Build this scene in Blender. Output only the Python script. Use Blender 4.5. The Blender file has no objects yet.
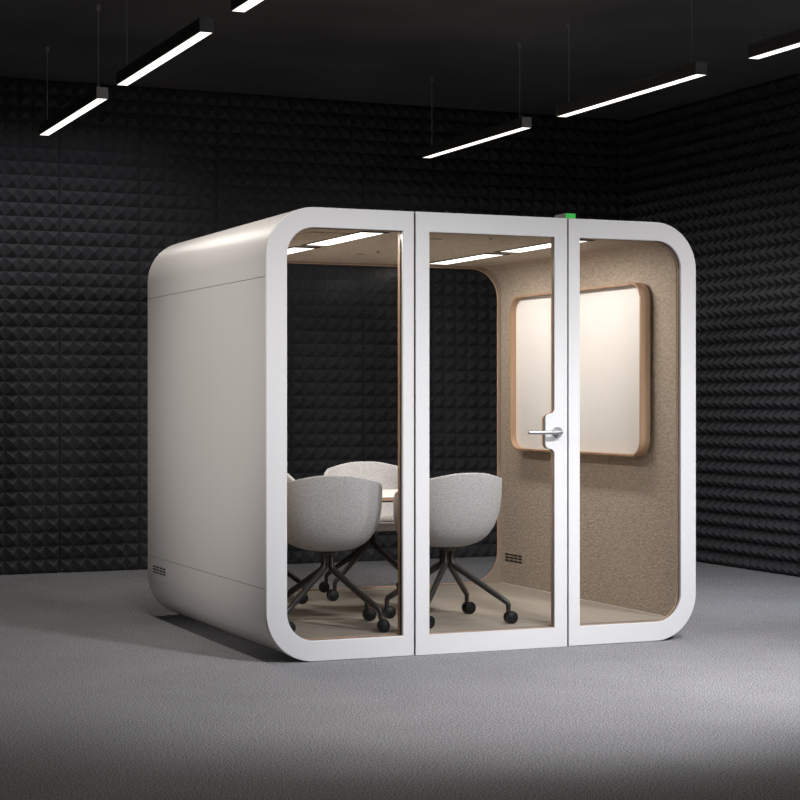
import bpy, bmesh, math, random
from mathutils import Vector, Matrix
random.seed(7)
PI = math.pi
scn = bpy.context.scene
COL = scn.collection

# ------------------------------------------------------------------ materials
def new_mat(name):
    m = bpy.data.materials.new(name); m.use_nodes = True
    nt = m.node_tree
    b = nt.nodes.get('Principled BSDF')
    return m, nt, b

def mat(name, col, rough=.5, metal=0., spec=.5, noise=None, bump=None, coat=0., stretch=None):
    """noise=(scale, lo, hi[, detail]) multiplies the colour; bump=(scale, strength, distance[, detail])"""
    m, nt, b = new_mat(name)
    b.inputs['Base Color'].default_value = (*col, 1)
    b.inputs['Roughness'].default_value = rough
    b.inputs['Metallic'].default_value = metal
    b.inputs['Specular IOR Level'].default_value = spec
    b.inputs['Coat Weight'].default_value = coat
    tc = nt.nodes.new('ShaderNodeTexCoord'); co_ = tc.outputs['Object']
    if stretch:
        mp = nt.nodes.new('ShaderNodeMapping'); mp.inputs['Scale'].default_value = stretch
        nt.links.new(co_, mp.inputs[0]); co_ = mp.outputs[0]
    if noise:
        n = nt.nodes.new('ShaderNodeTexNoise'); n.inputs['Scale'].default_value = noise[0]
        n.inputs['Detail'].default_value = noise[3] if len(noise) > 3 else 3
        r = nt.nodes.new('ShaderNodeMapRange')
        r.inputs['From Min'].default_value = .3; r.inputs['From Max'].default_value = .7
        r.inputs['To Min'].default_value = noise[1]; r.inputs['To Max'].default_value = noise[2]
        mx = nt.nodes.new('ShaderNodeVectorMath'); mx.operation = 'SCALE'
        mx.inputs[0].default_value = col
        nt.links.new(co_, n.inputs['Vector'])
        nt.links.new(n.outputs['Fac'], r.inputs['Value'])
        nt.links.new(r.outputs['Result'], mx.inputs['Scale'])
        nt.links.new(mx.outputs[0], b.inputs['Base Color'])
    if bump:
        n2 = nt.nodes.new('ShaderNodeTexNoise'); n2.inputs['Scale'].default_value = bump[0]
        n2.inputs['Detail'].default_value = bump[3] if len(bump) > 3 else 2
        bp = nt.nodes.new('ShaderNodeBump'); bp.inputs['Strength'].default_value = bump[1]
        bp.inputs['Distance'].default_value = bump[2]
        nt.links.new(co_, n2.inputs['Vector'])
        nt.links.new(n2.outputs['Fac'], bp.inputs['Height'])
        nt.links.new(bp.outputs['Normal'], b.inputs['Normal'])
    return m

def emit(name, col, strength):
    m, nt, b = new_mat(name)
    b.inputs['Base Color'].default_value = (*[min(1, c*.8) for c in col], 1)
    b.inputs['Emission Color'].default_value = (*col, 1)
    b.inputs['Emission Strength'].default_value = strength
    return m

def glass(name, tint):
    m, nt, b = new_mat(name)
    nt.nodes.remove(b)
    out = nt.nodes['Material Output']
    tr = nt.nodes.new('ShaderNodeBsdfTransparent'); tr.inputs['Color'].default_value = (*tint, 1)
    gl = nt.nodes.new('ShaderNodeBsdfGlossy'); gl.inputs['Roughness'].default_value = 0.2
    gl.inputs['Color'].default_value = (.14, .14, .14, 1)
    fr = nt.nodes.new('ShaderNodeFresnel'); fr.inputs['IOR'].default_value = 1.27
    mx = nt.nodes.new('ShaderNodeMixShader')
    nt.links.new(fr.outputs[0], mx.inputs[0]); nt.links.new(tr.outputs[0], mx.inputs[1])
    nt.links.new(gl.outputs[0], mx.inputs[2]); nt.links.new(mx.outputs[0], out.inputs['Surface'])
    return m

def wood(name, a, b_, scale):
    m, nt, b = new_mat(name)
    tc = nt.nodes.new('ShaderNodeTexCoord'); mp = nt.nodes.new('ShaderNodeMapping')
    mp.inputs['Scale'].default_value = scale
    n = nt.nodes.new('ShaderNodeTexNoise'); n.inputs['Scale'].default_value = 9; n.inputs['Detail'].default_value = 5
    cr = nt.nodes.new('ShaderNodeValToRGB')
    cr.color_ramp.elements[0].position = .3; cr.color_ramp.elements[0].color = (*a, 1)
    cr.color_ramp.elements[1].position = .7; cr.color_ramp.elements[1].color = (*b_, 1)
    nt.links.new(tc.outputs['Object'], mp.inputs[0]); nt.links.new(mp.outputs[0], n.inputs['Vector'])
    nt.links.new(n.outputs['Fac'], cr.inputs[0]); nt.links.new(cr.outputs[0], b.inputs['Base Color'])
    b.inputs['Roughness'].default_value = .5
    return m

def carpet(name, col):
    m, nt, b = new_mat(name)
    tc = nt.nodes.new('ShaderNodeTexCoord')
    n = nt.nodes.new('ShaderNodeTexNoise'); n.inputs['Scale'].default_value = 150; n.inputs['Detail'].default_value = 3
    n.inputs['Roughness'].default_value = .7
    n2 = nt.nodes.new('ShaderNodeTexNoise'); n2.inputs['Scale'].default_value = 2.2; n2.inputs['Detail'].default_value = 2
    r = nt.nodes.new('ShaderNodeMapRange')
    for k, v in zip(('From Min', 'From Max', 'To Min', 'To Max'), (.38, .62, .25, 1.75)): r.inputs[k].default_value = v
    r2 = nt.nodes.new('ShaderNodeMapRange')
    for k, v in zip(('From Min', 'From Max', 'To Min', 'To Max'), (.3, .7, .95, 1.05)): r2.inputs[k].default_value = v
    ml = nt.nodes.new('ShaderNodeMath'); ml.operation = 'MULTIPLY'
    sc = nt.nodes.new('ShaderNodeVectorMath'); sc.operation = 'SCALE'; sc.inputs[0].default_value = col
    bp = nt.nodes.new('ShaderNodeBump'); bp.inputs['Strength'].default_value = .5; bp.inputs['Distance'].default_value = .004
    for q in (n, n2): nt.links.new(tc.outputs['Object'], q.inputs['Vector'])
    nt.links.new(n.outputs['Fac'], r.inputs['Value']); nt.links.new(n2.outputs['Fac'], r2.inputs['Value'])
    nt.links.new(r.outputs[0], ml.inputs[0]); nt.links.new(r2.outputs[0], ml.inputs[1])
    nt.links.new(ml.outputs[0], sc.inputs['Scale']); nt.links.new(sc.outputs[0], b.inputs['Base Color'])
    nt.links.new(n.outputs['Fac'], bp.inputs['Height']); nt.links.new(bp.outputs[0], b.inputs['Normal'])
    b.inputs['Roughness'].default_value = .95; b.inputs['Specular IOR Level'].default_value = .1
    return m

M_FOAM = mat('acoustic_foam', (.048, .0485, .053), .46, spec=.42, noise=(40, .85, 1.15))
M_CARPET = carpet('grey_carpet', (.28, .275, .286))
M_CEIL = mat('black_ceiling', (.095, .092, .091), .7, noise=(1.5, .8, 1.2))
M_WHITE = mat('white_lacquer', (.675, .667, .672), .42, spec=.35)
M_SHELL = mat('warm_white_shell', (.59, .56, .54), .36, spec=.5)
M_FELT = mat('taupe_felt', (.445, .372, .302), .95, spec=.1, noise=(80, .82, 1.18), bump=(95, .42, .010, 3), stretch=(1, .4, 1))
M_LINER = mat('taupe_laminate', (.30, .255, .21), .7, spec=.2)
M_PODFLOOR = mat('beige_pod_flooring', (.33, .29, .245), .6, spec=.25, noise=(60, .95, 1.05))
M_OAK = wood('oak_edge', (.30, .175, .10), (.43, .275, .17), (1, 1, .15))
M_COPPER = wood('dark_oak_trim', (.50, .30, .20), (.62, .40, .28), (1, 1, .12))
M_GASKET = mat('black_gasket', (.006, .0055, .005), .5)
M_BLACK = mat('black_plastic', (.006, .006, .006), .5, spec=.3)
M_METAL = mat('dark_metal', (.032, .029, .027), .38, metal=.2, spec=.5)
M_STEEL = mat('satin_steel', (.50, .50, .51), .42, metal=1.)
M_BOARD = mat('white_board', (.78, .745, .72), .35, spec=.35)
M_FABRIC = mat('heather_grey_fabric', (.47, .46, .455), .95, spec=.15, noise=(190, .74, 1.26, 2), bump=(240, .3, .003))
M_TABLE = mat('white_table_laminate', (.80, .79, .77), .4, spec=.4)
M_GLASS = glass('clear_glass', (.965, .965, .96))
M_HOUSING = mat('black_lamp_housing', (.075, .071, .068), .42, spec=.5)
M_ENDCAP = mat('grey_lamp_end_cap', (.42, .41, .405), .45, metal=.1)
M_CABLE = mat('steel_cable', (.45, .45, .45), .4, metal=.3)
M_LAMP = emit('lamp_diffuser', (1., .94, .86), 1.7)
M_PODLAMP = emit('pod_lamp_diffuser', (1., .95, .87), 2.2)
M_GREEN = emit('green_signal', (.02, .42, .05), .4)
M_HOUSEGREY = mat('grey_signal_housing', (.28, .28, .28), .5)

# ------------------------------------------------------------------ helpers
def link(name, bm, m, parent=None, bevel=0., smooth=False, subdiv=0, solid=0., angle=35):
    me = bpy.data.meshes.new(name)
    bmesh.ops.recalc_face_normals(bm, faces=bm.faces[:])
    bm.to_mesh(me); bm.free()
    o = bpy.data.objects.new(name, me); COL.objects.link(o)
    me.materials.append(m)
    if parent is not None: o.parent = parent
    if solid:
        d = o.modifiers.new('thickness', 'SOLIDIFY'); d.thickness = solid; d.offset = -1
    if bevel:
        d = o.modifiers.new('bevel', 'BEVEL'); d.width = bevel; d.segments = 2
        d.limit_method = 'ANGLE'; d.angle_limit = math.radians(angle); d.harden_normals = False
    if subdiv:
        d = o.modifiers.new('subdiv', 'SUBSURF'); d.levels = subdiv; d.render_levels = subdiv
    if smooth:
        for p in me.polygons: p.use_smooth = True
        if smooth == 'angle':
            try: me.set_sharp_from_angle(angle=math.radians(40))
            except Exception: pass
    return o

def empty(name, loc=(0, 0, 0), rz=0.):
    o = bpy.data.objects.new(name, None); COL.objects.link(o)
    o.location = loc; o.rotation_euler = (0, 0, rz); o.empty_display_size = .1
    return o

def tag(o, label, cat, group=None):
    o['label'] = label; o['category'] = cat
    if group: o['group'] = group
    return o

def box(bm, x0, x1, y0, y1, z0, z1):
    v = [bm.verts.new((x, y, z)) for x in (x0, x1) for y in (y0, y1) for z in (z0, z1)]
    for f in ((0, 1, 3, 2), (4, 6, 7, 5), (0, 4, 5, 1), (2, 3, 7, 6), (0, 2, 6, 4), (1, 5, 7, 3)):
        bm.faces.new([v[i] for i in f])

def boxes(*bs):
    bm = bmesh.new()
    for b in bs: box(bm, *b)
    return bm

def cyl(bm, p0, p1, r0, r1=None, n=24):
    if r1 is None: r1 = r0
    p0, p1 = Vector(p0), Vector(p1); ax = (p1-p0).normalized()
    u = ax.orthogonal().normalized(); w = ax.cross(u)
    A = [bm.verts.new(p0+(u*math.cos(t)+w*math.sin(t))*r0) for t in [2*PI*i/n for i in range(n)]]
    B = [bm.verts.new(p1+(u*math.cos(t)+w*math.sin(t))*r1) for t in [2*PI*i/n for i in range(n)]]
    for i in range(n): bm.faces.new((A[i], A[(i+1) % n], B[(i+1) % n], B[i]))
    bm.faces.new(A[::-1]); bm.faces.new(B)

def rrect(x0, x1, z0, z1, r=(0, 0, 0, 0), n=14):
    """outline, radii in the order bottom-left, bottom-right, top-right, top-left"""
    pts = []
    for (cx, cz, rr, a0, sx, sz) in ((x0, z0, r[0], PI, 1, 1), (x1, z0, r[1], 1.5*PI, -1, 1),
                                     (x1, z1, r[2], 0, -1, -1), (x0, z1, r[3], .5*PI, 1, -1)):
        if rr <= 0: pts.append((cx, cz)); continue
        ox, oz = cx+sx*rr, cz+sz*rr
        for i in range(n+1):
            a = a0+.5*PI*i/n
            pts.append((ox+rr*math.cos(a), oz+rr*math.sin(a)))
    return pts

def plate(outer, holes, d0, d1, plane='xz'):
    """extruded flat shape with holes; plane xz extrudes along y, yz along x, xy along z"""
    def P(p, d):
        return {'xz': (p[0], d, p[1]), 'yz': (d, p[0], p[1]), 'xy': (p[0], p[1], d)}[plane]
    bm = bmesh.new(); es = []; loops = []
    for lp in [outer]+list(holes):
        vs = [bm.verts.new(P(p, d0)) for p in lp]; loops.append(vs)
        for i in range(len(vs)): es.append(bm.edges.new((vs[i], vs[(i+1) % len(vs)])))
    if holes:
        bmesh.ops.triangle_fill(bm, use_beauty=True, use_dissolve=False, edges=es)
    else:
        bm.faces.new(loops[0])
    front = bm.faces[:]
    r = bmesh.ops.extrude_face_region(bm, geom=front)
    dv = Vector(P((0, 0), d1))-Vector(P((0, 0), d0))
    bmesh.ops.translate(bm, vec=dv, verts=[g for g in r['geom'] if isinstance(g, bmesh.types.BMVert)])
    return bm

def sweep(bm, pts, radii, n=10, sq=False):
    """tube along a polyline, mitred"""
    pts = [Vector(p) for p in pts]; prev = None; u = None
    for i, p in enumerate(pts):
        t = ((pts[min(i+1, len(pts)-1)]-p).normalized()+(p-pts[max(i-1, 0)]).normalized()).normalized()
        if u is None: u = t.orthogonal().normalized() if abs(t.z) < .9 else Vector((0, 1, 0)).cross(t).normalized()
        u = (u-t*u.dot(t)).normalized(); w = t.cross(u)
        rx, ry = radii[i] if isinstance(radii[i], tuple) else (radii[i], radii[i])
        ring = [bm.verts.new(p+u*math.cos(a)*rx+w*math.sin(a)*ry) for a in [2*PI*k/n for k in range(n)]]
        if prev:
            for k in range(n): bm.faces.new((prev[k], prev[(k+1) % n], ring[(k+1) % n], ring[k]))
        else: bm.faces.new(ring[::-1])
        prev = ring
    bm.faces.new(prev)

def copy_tree(o, parent=None):
    c = o.copy(); COL.objects.link(c)
    if parent is not None: c.parent = parent
    for ch in list(o.children): copy_tree(ch, c)
    return c

# ------------------------------------------------------------------ the room
X_R, Y_B, CEIL = 7.745, 13.25, 3.6
TILE, NP, PH = .6, 6, .06

def foam_wall(name, base, along, normal, ntiles):
    """tiles of 6x6 pyramids; base = lower start corner on the foam's valley plane"""
    bm = bmesh.new(); base = Vector(base); al = Vector(along); nn = Vector(normal); up = Vector((0, 0, 1))
    P = lambda s, z, h: bm.verts.new(base+al*s+up*z+nn*h)
    g, gz = .0022, .0006; pw = (TILE-2*g)/NP; pz = (TILE-2*gz)/NP
    for i in range(ntiles):
        for j in range(6):
            s0, z0 = i*TILE+g, j*TILE+gz
            grid = [[P(s0+a*pw, z0+b*pz, 0) for b in range(NP+1)] for a in range(NP+1)]
            for a in range(NP):
                for b in range(NP):
                    q = [grid[a][b], grid[a+1][b], grid[a+1][b+1], grid[a][b+1]]
                    ap = P(s0+(a+.5)*pw, z0+(b+.5)*pz, PH)
                    for k in range(4): bm.faces.new((q[k], q[(k+1) % 4], ap))
            # tile rim going back to the wall behind
            ring = [grid[a][0] for a in range(NP)]+[grid[NP][b] for b in range(NP)] + \
                   [grid[a][NP] for a in range(NP, 0, -1)]+[grid[0][b] for b in range(NP, 0, -1)]
            back = [bm.verts.new(v.co-nn*.03) for v in ring]
            for k in range(len(ring)):
                k2 = (k+1) % len(ring); bm.faces.new((ring[k], ring[k2], back[k2], back[k]))
    L = ntiles*TILE
    # the solid wall behind the foam
    A = [base-nn*.03, base-nn*.03+al*L, base-nn*.03+al*L+up*CEIL, base-nn*.03+up*CEIL]
    B = [p-nn*.12 for p in A]
    va = [bm.verts.new(p) for p in A]; vb = [bm.verts.new(p) for p in B]
    bm.faces.new(va); bm.faces.new(vb[::-1])
    for k in range(4): bm.faces.new((va[k], vb[k], vb[(k+1) % 4], va[(k+1) % 4]))
    me = bpy.data.meshes.new(name); bm.normal_update()
    bmesh.ops.recalc_face_normals(bm, faces=bm.faces[:])
    bm.to_mesh(me); bm.free()
    o = bpy.data.objects.new(name, me); COL.objects.link(o); me.materials.append(M_FOAM)
    o['kind'] = 'structure'
    return o

NB = 20
foam_wall('wall_back', (X_R-NB*TILE, Y_B, 0), (1, 0, 0), (0, -1, 0), NB)
foam_wall('wall_right', (X_R, Y_B-18*TILE, 0), (0, 1, 0), (-1, 0, 0), 18)
XL = X_R-NB*TILE
fl = link('floor', boxes((XL, X_R+.15, -1.5, Y_B+.15, -.12, 0)), M_CARPET); fl['kind'] = 'structure'
ce = link('ceiling', boxes((XL, X_R+.15, -1.5, Y_B+.15, CEIL, CEIL+.12)), M_CEIL); ce['kind'] = 'structure'

# ------------------------------------------------------------------ the meeting pod
X0, X1, Y0, Y1, ZT = 2.831, 5.228, 8.254, 10.393, 2.197
RO, FR = .245, .108
S1, S2 = 3.605, 4.461
ZB = .002
FL = .107                         # pod floor level
pod = tag(empty('meeting_pod', ((X0+X1)/2, (Y0+Y1)/2, 0)),
          'large white rounded office meeting pod with glass front standing on the grey carpet', 'meeting pod')
PO = Vector(pod.location)
def pp(name, bm, m, parent=None, **k):
    """a part of the pod given in room coordinates"""
    bmesh.ops.translate(bm, vec=-PO, verts=bm.verts[:])
    return link(name, bm, m, parent or pod, **k)

outer = rrect(X0, X1, ZB, ZT, (RO,)*4, 18)
TH = .045
inner = rrect(X0+TH, X1-TH, ZB+TH, ZT-TH, (RO-TH,)*4, 18)
def shell_strip(o_pts, i_pts, y0, y1):
    bm = bmesh.new(); n = len(o_pts)
    V = [[bm.verts.new((p[0], y, p[1])) for p in pts] for pts, y in ((o_pts, y0), (i_pts, y0), (o_pts, y1), (i_pts, y1))]
    for k in range(n-1):
        bm.faces.new((V[0][k], V[0][k+1], V[2][k+1], V[2][k]))
        bm.faces.new((V[1][k], V[3][k], V[3][k+1], V[1][k+1]))
        bm.faces.new((V[0][k], V[1][k], V[1][k+1], V[0][k+1]))
        bm.faces.new((V[2][k], V[2][k+1], V[3][k+1], V[3][k]))
    for k in (0, n-1): bm.faces.new((V[0][k], V[2][k], V[3][k], V[1][k]))
    return bm
ys0, ys1 = Y0+.0245, Y1
arc = 19
BL, BR, TR, TL = [list(range(i*arc, (i+1)*arc)) for i in range(4)]
ZS0, ZS1, GAP = .357, 1.857, .0012
# bottom shell: from the left seam round the bottom to the right seam
def strip_pts(src, order, first, last):
    return [first]+[src[i] for i in order]+[last]
bo = strip_pts(outer, BL+BR, (X0, ZS0-GAP), (X1, ZS0-GAP)); bi = strip_pts(inner, BL+BR, (X0+TH, ZS0-GAP), (X1-TH, ZS0-GAP))
to = strip_pts(outer, TR+TL, (X1, ZS1+GAP), (X0, ZS1+GAP)); ti = strip_pts(inner, TR+TL, (X1-TH, ZS1+GAP), (X0+TH, ZS1+GAP))
pp('bottom_shell', shell_strip(bo, bi, ys0, ys1), M_SHELL, smooth='angle')
pp('top_shell', shell_strip(to, ti, ys0, ys1), M_SHELL, smooth='angle')
pp('side_panel', boxes((X0, X0+TH, ys0, ys1, ZS0+GAP, ZS1-GAP)), M_SHELL, bevel=.0012)
pp('side_panel', boxes((X1-TH, X1, ys0, ys1, ZS0+GAP, ZS1-GAP)), M_SHELL, bevel=.0012)
# dark inner core seen in the gaps
core_o = rrect(X0+.006, X1-.006, ZB+.006, ZT-.006, (RO-.006,)*4, 18)
core_i = rrect(X0+.03, X1-.03, ZB+.03, ZT-.03, (RO-.03,)*4, 18)
pp('frame_core', plate(core_o, [core_i], Y0+.0222, Y1-.003), M_BLACK)
# low plinth
pp('plinth', boxes((X0+.28, X1-.28, Y0+.06, Y1-.03, 0, ZB+.02)), M_BLACK)

# lining: felt side walls with rounded shoulders, ceiling, floor
LX0, LX1, LZ = X0+.098, X1-.100, 2.104
RI = .17
li = rrect(LX0, LX1, FL-.03, LZ, (0, 0, RI, RI), 14)
lo = rrect(LX0-.02, LX1+.02, FL-.03, LZ+.02, (0, 0, RI+.02, RI+.02), 14)
LY0, LY1 = Y0+.0385, Y1-.022
# order: BL corner, BR corner, TR arc, TL arc -> open strip from BR over the top to BL
def rot(p): return p[1:]+p[:1]
felt = shell_strip(rot(lo), rot(li), LY0, LY1)
pp('felt_lining', felt, M_FELT, smooth='angle')
pp('pod_floor', boxes((LX0-.02, LX1+.02, Y0+.067, LY1, FL-.03, FL)), M_PODFLOOR)

# back frame, glass, trim
bh = rrect(2.956, 5.104, FL+.006, LZ-.010, (.19,)*4, 14)
pp('back_frame', plate(rrect(X0+.03, X1-.03, ZB+.03, ZT-.03, (RO-.03,)*4, 18), [bh], Y1-.0215, Y1-.004), M_LINER)
bt = rrect(2.956+.004, 5.104-.004, FL+.010, LZ-.014, (.186,)*4, 14)
pp('back_trim', plate(bh, [bt], Y1-.024, Y1-.014), M_COPPER)
pp('back_glass', plate(rrect(2.958, 5.102, FL+.008, LZ-.012, (.188,)*4, 14), [], Y1-.0135, Y1-.0055), M_GLASS)

# front: two fixed glazed panels and the glazed door between them
G = .0050
ZI0, ZI1 = ZB+.100, ZT-.098
def bump_outline(x0, x1, z0, z1, xb, zb0, zb1, grow=0.):
    """opening with a soft notch on its right edge, round the handle"""
    def s_curve(xa, za, xb_, zb_, n=8):
        """two equal arcs, vertical at both ends"""
        D, H = abs(xb_-xa), abs(zb_-za)
        th = 2*math.atan2(D, H); r = D/(2*(1-math.cos(th)))
        half = [(r*(1-math.cos(th*i/n)), r*math.sin(th*i/n)) for i in range(n+1)]
        full = half+[(D-p[0], H-p[1]) for p in half[-2::-1]]
        sx, sz = (1 if xb_ > xa else -1), (1 if zb_ > za else -1)
        return [(xa+sx*p[0], za+sz*p[1]) for p in full]
    h = .054
    pts = [(x0, z0), (x1, z0)]
    pts += s_curve(x1, zb0-h*.5, xb, zb0+h*.5)
    pts += s_curve(xb, zb1-h*.5, x1, zb1+h*.5)
    pts += [(x1, z1), (x0, z1)]
    return pts
def front_unit(name, out, hole_fn, t1, t2, t3):
    """white face frame (t1 thick) + black gasket (t2) + wood trim (t3) + glass; hole_fn(grow) gives the opening outline"""
    fr = pp(name, plate(out, [hole_fn(0)], Y0, Y0+t1), M_WHITE, pod, bevel=.0028, angle=50)
    k = dict(parent=fr)
    y1, y2 = Y0+t1+.0002, Y0+t1+t2
    pp('gasket', plate(hole_fn(.0036), [hole_fn(.0012)], y1, y2), M_GASKET, **k)
    pp('wood_trim', plate(hole_fn(.0036), [hole_fn(-.0012)], y2+.0002, y2+t3), M_COPPER, **k)
    pp('glass_pane', plate(hole_fn(.0008), [], y1+.0012, y2-.0012), M_GLASS, **k)
    return fr
def left_hole(g): return rrect(2.936-g, 3.542+g, ZI0-g, ZI1+g, (.14+g, 0, 0, .14+g), 12)
def right_hole(g): return rrect(4.531-g, 5.136+g, ZI0-g, ZI1+g, (0, .145+g, .145+g, 0), 12)
def door_hole(g): return bump_outline(3.683-g, 4.384+g, ZI0-g, ZI1+g, 4.332+g, 1.016-g*.5, 1.194+g*.5)
front_unit('fixed_panel', rrect(X0, S1-G, ZB, ZT, (RO, 0, 0, RO), 18), left_hole, .0222, .016, .028)
front_unit('fixed_panel', rrect(S2+G, X1, ZB, ZT, (0, RO, RO, 0), 18), right_hole, .018, .009, .010)
door = front_unit('door', rrect(S1+G, S2-G, ZB, ZT), door_hole, .012, .010, .015)
bm = bmesh.new()
hx, hz = 4.397, 1.1
cyl(bm, (hx, Y0-.0005, hz), (hx, Y0-.010, hz), .028, n=32)
cyl(bm, (hx, Y0-.009, hz), (hx, Y0-.050, hz), .0105, n=20)
sweep(bm, [(hx+.006, Y0-.046, hz), (hx-.02, Y0-.050, hz), (hx-.10, Y0-.050, hz), (hx-.186, Y0-.048, hz+.001)],
      [.0095, .0105, .0098, .0092], n=14)
pp('door_handle', bm, M_STEEL, door, smooth='angle')
# meeting line between the panels is a dark slot
pp('seam_strip', boxes((S1-.012, S1+.012, Y0+.0225, Y0+.06, ZB+.01, ZI0-.04), (S1-.012, S1+.012, Y0+.0225, Y0+.06, ZI1+.04, ZT-.01),
                       (S1-.010, S1+.010, Y0+.0225, Y0+.06, ZI0-.04, ZI1+.04)), M_BLACK)
pp('seam_strip', boxes((S2-.012, S2+.012, Y0+.0225, Y0+.06, ZB+.01, ZI0-.04), (S2-.012, S2+.012, Y0+.0225, Y0+.06, ZI1+.04, ZT-.01),
                       (S2-.010, S2+.010, Y0+.0225, Y0+.06, ZI0-.04, ZI1+.04)), M_BLACK)

# recessed pod lights: two rows of two, each a black frame with a lit diffuser
for cx in (3.450, 4.612):
    for (ya, yb) in ((8.375, 9.275), (9.365, 10.265)):
        w = .074
        f = pp('ceiling_light', plate([(cx-w, ya), (cx+w, ya), (cx+w, yb), (cx-w, yb)],
               [[(cx-w+.009, ya+.05), (cx+w-.009, ya+.05), (cx+w-.009, yb-.05), (cx-w+.009, yb-.05)]], LZ-.0045, LZ-.0002, 'xy'), M_BLACK)
        pp('diffuser', boxes((cx-w+.0095, cx+w-.0095, ya+.0505, yb-.0505, LZ-.0035, LZ-.0004)), M_PODLAMP, f)
# perforated air outlet, sensor dots and slots on the pod ceiling
def disc(x, y, r, n=10): return [(x+r*math.cos(2*PI*k/n), y+5*r*math.sin(2*PI*k/n)) for k in range(n)]
holes = [disc(3.175+i*.030+(.015 if j % 2 else 0), 8.58+j*.085, .0058) for i in range(7) for j in range(5)]
ao = pp('air_outlet', plate([(3.145, 8.53), (3.385-.02, 8.53), (3.385-.02, 8.97), (3.145, 8.97)], holes, LZ-.0030, LZ-.0012, 'xy'), M_FELT)
pp('duct', boxes((3.147, 3.363, 8.532, 8.968, LZ-.0010, LZ-.0002)), M_BLACK, ao)
for (x, y, l) in ((3.905, 9.72, .045), (3.90, 8.65, .06)):
    pp('ceiling_slot', boxes((x-l/2, x+l/2, y-.011, y+.011, LZ-.0016, LZ+.002)), M_BLACK)
for (x, y) in ((4.127, 8.47), (3.915, 9.485)):
    bm = bmesh.new(); cyl(bm, (x, y, LZ-.012), (x, y, LZ+.002), .008, n=16)
    pp('ceiling_sensor', bm, M_ENDCAP)
# ventilation slots low on the left flank and on the felt wall inside
bm = bmesh.new()
for zr in (.304, .288, .272):
    for k in range(4):
        ya = 10.016+k*.068
        box(bm, X0-.0012, X0+.01, ya, ya+.052, zr-.0042, zr+.0042)
pp('vent_grille', bm, M_BLACK)
bm = bmesh.new()
for zr in (.295, .276, .257):
    for k in range(4):
        ya = 10.085+k*.060
        box(bm, LX1-.0022, LX1+.01, ya, ya+.048, zr-.0045, zr+.0045)
pp('vent_grille', bm, M_BLACK)

# ------------------------------------------------------------------ signal light on the pod's roof
sg = tag(empty('status_light', (4.489, 8.276, ZT)), 'small green status light box on top of the pod above the door seam', 'status light')
link('housing', boxes((-.029, .030, .006, .125, 0, .0285)), M_HOUSEGREY, sg, bevel=.002)
link('green_lens', boxes((-.028, .029, 0, .0058, .001, .0275)), M_GREEN, sg, bevel=.0015)

# ------------------------------------------------------------------ whiteboard on the felt wall
wb = tag(empty('whiteboard', (LX1, 9.305, .957)), 'white board with rounded oak rim hung on the felt wall inside the pod', 'whiteboard')
WY0, WY1, WZ0, WZ1 = -.785, .787, 0, .947
link('rim', plate(rrect(WY0, WY1, WZ0, WZ1, (.10,)*4, 12), [rrect(WY0+.012, WY1-.012, WZ0+.012, WZ1-.012, (.088,)*4, 12)],
                  -.081, -.020, 'yz'), M_OAK, wb, bevel=.0015, angle=50)
link('board', plate(rrect(WY0+.0121, WY1-.0121, WZ0+.0121, WZ1-.0121, (.0879,)*4, 12), [], -.043, -.022, 'yz'), M_BOARD, wb)
link('mounting_rail', boxes((-.0198, -.0005, -.55, .55, .30, .36), (-.0198, -.0005, -.55, .55, .62, .68)), M_METAL, wb)

# ------------------------------------------------------------------ meeting table
tb = tag(empty('meeting_table', (3.64, 9.35, FL)), 'low white-topped table with thin oak edge between the four chairs', 'table')
TZ = .748-FL
link('tabletop', plate(rrect(-.675, .66, -.40, .355, (.03,)*4, 6), [], TZ-.003, TZ, 'xy'), M_TABLE, tb)
link('edge_band', plate(rrect(-.675, .66, -.40, .355, (.03,)*4, 6), [], TZ-.020, TZ-.0031, 'xy'), M_OAK, tb)
link('panel_leg', boxes((-.655, -.625, -.28, .28, 0, TZ-.0201)), M_METAL, tb, bevel=.003)
link('support_rail', boxes((-.6245, .40, -.04, .04, TZ-.050, TZ-.0201)), M_METAL, tb, bevel=.003)

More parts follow.
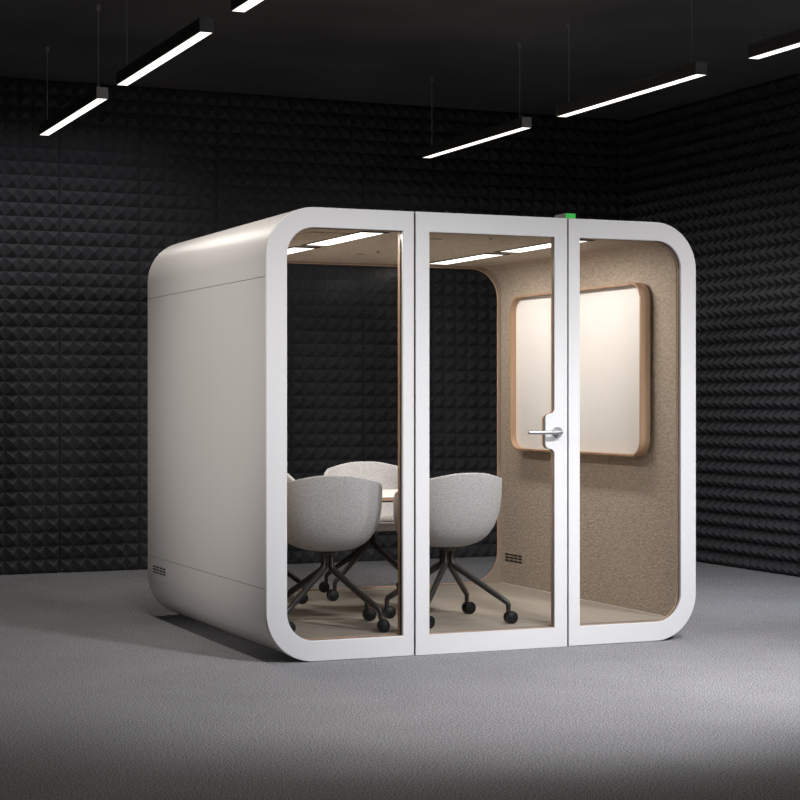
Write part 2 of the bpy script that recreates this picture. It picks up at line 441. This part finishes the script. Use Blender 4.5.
# ------------------------------------------------------------------ swivel chairs
def smoothstep(a, b, x):
    t = max(0., min(1., (x-a)/(b-a))); return t*t*(3-2*t)
def rim_height(ph):
    """height of the shell's rim over the pod floor at angle ph from the back"""
    a = abs(ph)
    h = .784-.036*smoothstep(.15, 1.15, a)-.067*smoothstep(.95, 1.75, a)-.232*smoothstep(1.75, 2.55, a)
    return h
def rim_radius(ph):
    a = abs(ph)
    rb, rs, rf = .258, .277, .250
    c, s = math.cos(ph), math.sin(ph)
    r1 = rb if c > 0 else rf
    e = 2.35
    return (abs(c/r1)**e+abs(s/rs)**e)**(-1/e)
def make_chair():
    root = empty('swivel_chair')
    NU, NV = 56, 14
    ZBOT, EX = .389, 2.9
    bm = bmesh.new(); rings = []
    for j in range(1, NV+1):
        t = (j/NV)**1.25*PI/2
        ring = []
        for i in range(NU):
            ph = 2*PI*i/NU-PI
            h = rim_height(ph); R = rim_radius(ph)
            front = smoothstep(1.7, 2.6, abs(ph))
            # low front lip: flat, then rising a little
            rr = R*math.sin(t)**(2/EX)
            z = ZBOT+(h-ZBOT)*(1-math.cos(t)**(2/EX))**(1.0+.25*front)
            lean = .03*max(0., math.cos(ph))*((z-ZBOT)/.4)
            ring.append(bm.verts.new((rr*math.sin(ph), -rr*math.cos(ph)-lean, z)))
        rings.append(ring)
    c = bm.verts.new((0, 0, ZBOT))
    for i in range(NU): bm.faces.new((c, rings[0][(i+1) % NU], rings[0][i]))
    for a, b in zip(rings, rings[1:]):
        for i in range(NU): bm.faces.new((a[i], a[(i+1) % NU], b[(i+1) % NU], b[i]))
    sh = link('seat_shell', bm, M_FABRIC, root, smooth=True)
    d = sh.modifiers.new('thickness', 'SOLIDIFY'); d.thickness = .026; d.offset = -1
    d = sh.modifiers.new('round', 'BEVEL'); d.width = .009; d.segments = 3; d.limit_method = 'ANGLE'; d.angle_limit = math.radians(50)
    # seat cushion, following the inside of the shell
    def inner_r(ph, z):
        h = rim_height(ph); R = rim_radius(ph)
        q = max(0., min(1., (z-ZBOT-.02)/(h-ZBOT)))
        front = smoothstep(1.7, 2.6, abs(ph))
        q = q**(1/(1.0+.25*front))
        r = R*(1-(1-q)**EX)**(1/EX)
        return min(r, R*.97)-.026
    bm = bmesh.new(); rings = []
    for (s, z) in ((.35, .479), (.70, .4785), (.90, .475), (.975, .467), (1., .457), (.99, .447), (.90, .439), (.4, .436)):
        ring = []
        for i in range(48):
            ph = 2*PI*i/48-PI
            r = s*inner_r(ph, .455)
            ring.append(bm.verts.new((r*math.sin(ph), -r*math.cos(ph), z)))
        rings.append(ring)
    for a, b in zip(rings, rings[1:]):
        for i in range(48): bm.faces.new((a[i], a[(i+1) % 48], b[(i+1) % 48], b[i]))
    bm.faces.new(rings[0]); bm.faces.new(rings[-1][::-1])
    link('seat_cushion', bm, M_FABRIC, root, smooth='angle')
    # swivel plate and hub
    bm = bmesh.new()
    cyl(bm, (0, 0, .366), (0, 0, .3865), .042, .05, n=28)
    cyl(bm, (0, 0, .30), (0, 0, .3685), .016, n=20)
    link('swivel_column', bm, M_METAL, root, smooth='angle')
    for k in range(4):
        a = PI/4+k*PI/2; cx, sx = math.cos(a), math.sin(a)
        pt = lambda r, z: (r*cx, r*sx, z)
        bm = bmesh.new()
        sweep(bm, [pt(.0265, .366), pt(.0265, .318), pt(.031, .302), pt(.05, .286), pt(.30, .128), pt(.329, .110), pt(.336, .096), pt(.3365, .062)],
              [(.0135, .0135), (.0140, .0140), (.0155, .0175), (.0160, .0200), (.0145, .0175), (.0140, .0165), (.0125, .0140), (.0110, .0115)], n=12)
        lg = link('leg', bm, M_METAL, root, smooth='angle')
        # caster: two wheels under a hood, trailing sideways a little
        bm = bmesh.new()
        ca = (.12, -.2, .25, -.1)[k]
        dx, dy = math.cos(ca), math.sin(ca)
        ctr = Vector(pt(.3365, .0326))+Vector((dx, dy, 0))*.013
        ax = Vector((-dy, dx, 0))
        for sgn in (-1, 1):
            cyl(bm, ctr+ax*sgn*.004, ctr+ax*sgn*.021, .0325, n=28)
            cyl(bm, ctr+ax*sgn*.0211, ctr+ax*sgn*.0235, .026, .022, n=24)
        cyl(bm, ctr-ax*.004, ctr+ax*.004, .020, n=20)
        cyl(bm, pt(.3365, .040), pt(.3365, .0635), .0085, n=14)
        link('caster', bm, M_BLACK, lg, smooth='angle')
    return root
proto = make_chair()
GR = 'four grey chairs round the pod table'
chairs = [
    (3.305, 8.68, -.24, 'grey upholstered swivel chair with its back to the left front pane'),
    (3.978, 8.69, 0.03, 'grey upholstered swivel chair with its back to the glass door'),
    (3.330, 9.98, PI, 'grey swivel chair mostly hidden behind the left front post, facing the camera'),
    (4.070, 9.976, PI-.26, 'grey swivel chair on the far side of the table, pale inner backrest and seat showing'),
]
for i, (x, y, rz, lab) in enumerate(chairs):
    c = proto if i == 0 else copy_tree(proto)
    c.location = (x, y, FL); c.rotation_euler = (0, 0, rz)
    tag(c, lab, 'chair', GR)

# ------------------------------------------------------------------ pendant lamps
LB, LL, LW, LH = 3.03, 1.605, .0345, .068
def make_pendant():
    root = empty('pendant_light')
    bm = boxes((-LW, LW, .004, LL-.004, .008, LH), (-LW, LW, .004, LL-.004, 0, .0079) )
    bm.free()
    bm = bmesh.new()
    box(bm, -LW, LW, .004, LL-.004, .007, .042)                     # lower body
    box(bm, -LW+.003, LW-.003, .004, LL-.004, .042, .046)           # shadow groove
    box(bm, -LW, LW, .004, LL-.004, .046, LH)                       # upper body
    box(bm, -LW, -LW+.005, .004, LL-.004, 0, .007); box(bm, LW-.005, LW, .004, LL-.004, 0, .007)
    link('housing', bm, M_HOUSING, root)
    link('diffuser', boxes((-LW+.0055, LW-.0055, .0045, LL-.0045, -.0005, .0068)), M_LAMP, root)
    for y in (0, LL-.0038):
        bm = boxes((-LW, LW, y, y+.0038, 0, LH))
        s = -1 if y == 0 else 1
        ye = y if y == 0 else y+.0038
        cyl(bm, (0, ye, LH*.52), (0, ye+s*.0015, LH*.52), .005, n=12)
        link('end_cap', bm, M_ENDCAP, root)
    for y in (.10, LL-.10):
        bm = bmesh.new()
        cyl(bm, (0, y, LH+.012), (0, y, CEIL-LB), .0027, n=8)
        cyl(bm, (0, y, LH+.002), (0, y, LH+.034), .0055, n=12)
        box(bm, -.022, .022, y-.012, y+.012, LH, LH+.004)
        cyl(bm, (0, y, CEIL-LB-.03), (0, y, CEIL-LB), .012, n=16)
        link('suspension_cable', bm, M_CABLE, root, smooth='angle')
    return root
lp = make_pendant()
spots = [
    (2.588, 10.50, 'white-lit linear pendant farthest left over the back of the pod'),
    (2.580, 8.405, 'linear pendant on the left, second from the back wall in its row'),
    (2.575, 6.30, 'linear pendant at the top edge of the photo, only its far end showing'),
    (5.392, 10.535, 'dark-sided linear pendant above the pod nearest the room corner in the right row'),
    (5.385, 8.445, 'long dark-sided linear pendant in the middle of the right row'),
    (5.380, 6.345, 'linear pendant cut by the right edge of the photo'),
]
for i, (x, y, lab) in enumerate(spots):
    c = lp if i == 0 else copy_tree(lp)
    c.location = (x, y, LB)
    tag(c, lab, 'pendant light', 'linear pendants hung from the ceiling')

# ------------------------------------------------------------------ added unseen fill lights; light of the pendants and pod lights
def spot(name, loc, aim, power, size, blend, rad, col):
    l = bpy.data.lights.new(name, 'SPOT'); l.energy = power; l.spot_size = math.radians(size)
    l.spot_blend = blend; l.shadow_soft_size = rad; l.color = col
    o = bpy.data.objects.new(name, l); COL.objects.link(o); o.location = loc
    o.rotation_euler = (Vector(aim)-Vector(loc)).to_track_quat('-Z', 'Y').to_euler()
    return o
for sx, sa, pw in ((4.3, 3.6, 830), (5.95, 5.6, 980)):
    spot('front_fill_spot', (sx, 4.75, 3.55), (sa, 7.75, 0), pw, 70, 1., .2, (.965, .97, 1.))  # added spots without fixtures, brighten the pod front and the carpet before it
spot('far_fill_spot', (4.1, .4, 2.6), (3.95, 8.25, 1.5), 800, 29, 1., .25, (.965, .97, 1.))  # added fill from behind the near spots, evens out the white front
spot('corner_fill_spot', (6.3, 7.2, 3.5), (7.1, 10.9, -.1), 470, 62, 1., .2, (.84, .90, 1.))  # added cool fill for the carpet and foam at the right back
spot('side_fill_spot', (-3.2, 6.6, 2.9), (2.83, 9.05, 1.35), 1350, 26, 1., .3, (1., .97, .94))  # added fill that brightens the pod's left flank
def strip_light(name, x, y, z, sx, sy, power, col):
    l = bpy.data.lights.new(name, 'AREA'); l.shape = 'RECTANGLE'; l.size = sx; l.size_y = sy
    l.energy = power; l.color = col
    o = bpy.data.objects.new(name, l); COL.objects.link(o); o.location = (x, y, z)
    return o
for (x, y, lab) in spots:
    strip_light('pendant_tube', x, y+LL/2, LB-.004, .060, LL-.02, 12, (1., .955, .89))
ww = strip_light('wall_wash_fill', 1.4, 12.2, 3.55, 4.4, .06, 7.5, (.95, .97, 1.))  # added strip with no fixture, lifts the foam on the back wall
ww.rotation_euler = (math.radians(40), 0, 0); ww.data.spread = math.radians(75)
for cx in (3.450, 4.612):
    for cy in (8.825, 9.815):
        strip_light('pod_tube', cx, cy, LZ-.006, .125, .79, 9.3, (1., .955, .90))

# ------------------------------------------------------------------ world, camera, view
w = bpy.data.worlds.new('world'); scn.world = w; w.use_nodes = True
w.node_tree.nodes['Background'].inputs[0].default_value = (.5, .52, .56, 1)
w.node_tree.nodes['Background'].inputs[1].default_value = .02
cam = bpy.data.cameras.new('camera'); co = bpy.data.objects.new('camera', cam); COL.objects.link(co)
co.location = (0, 0, 1.265); co.rotation_euler = (PI/2, 0, -math.radians(23.1226))
cam.lens = 36*1822/800; cam.sensor_width = 36; cam.clip_start = .05; cam.clip_end = 60
scn.camera = co
vs = scn.view_settings
vs.view_transform = 'Standard'; vs.look = 'None'; vs.exposure = 0.0; vs.gamma = 1; vs.use_curve_mapping = False
scn.cycles.use_denoising = True; scn.cycles.denoising_prefilter = 'NONE'
scn.cycles.max_bounces = 10; scn.cycles.diffuse_bounces = 5; scn.cycles.transparent_max_bounces = 16
scn.cycles.sample_clamp_indirect = 6
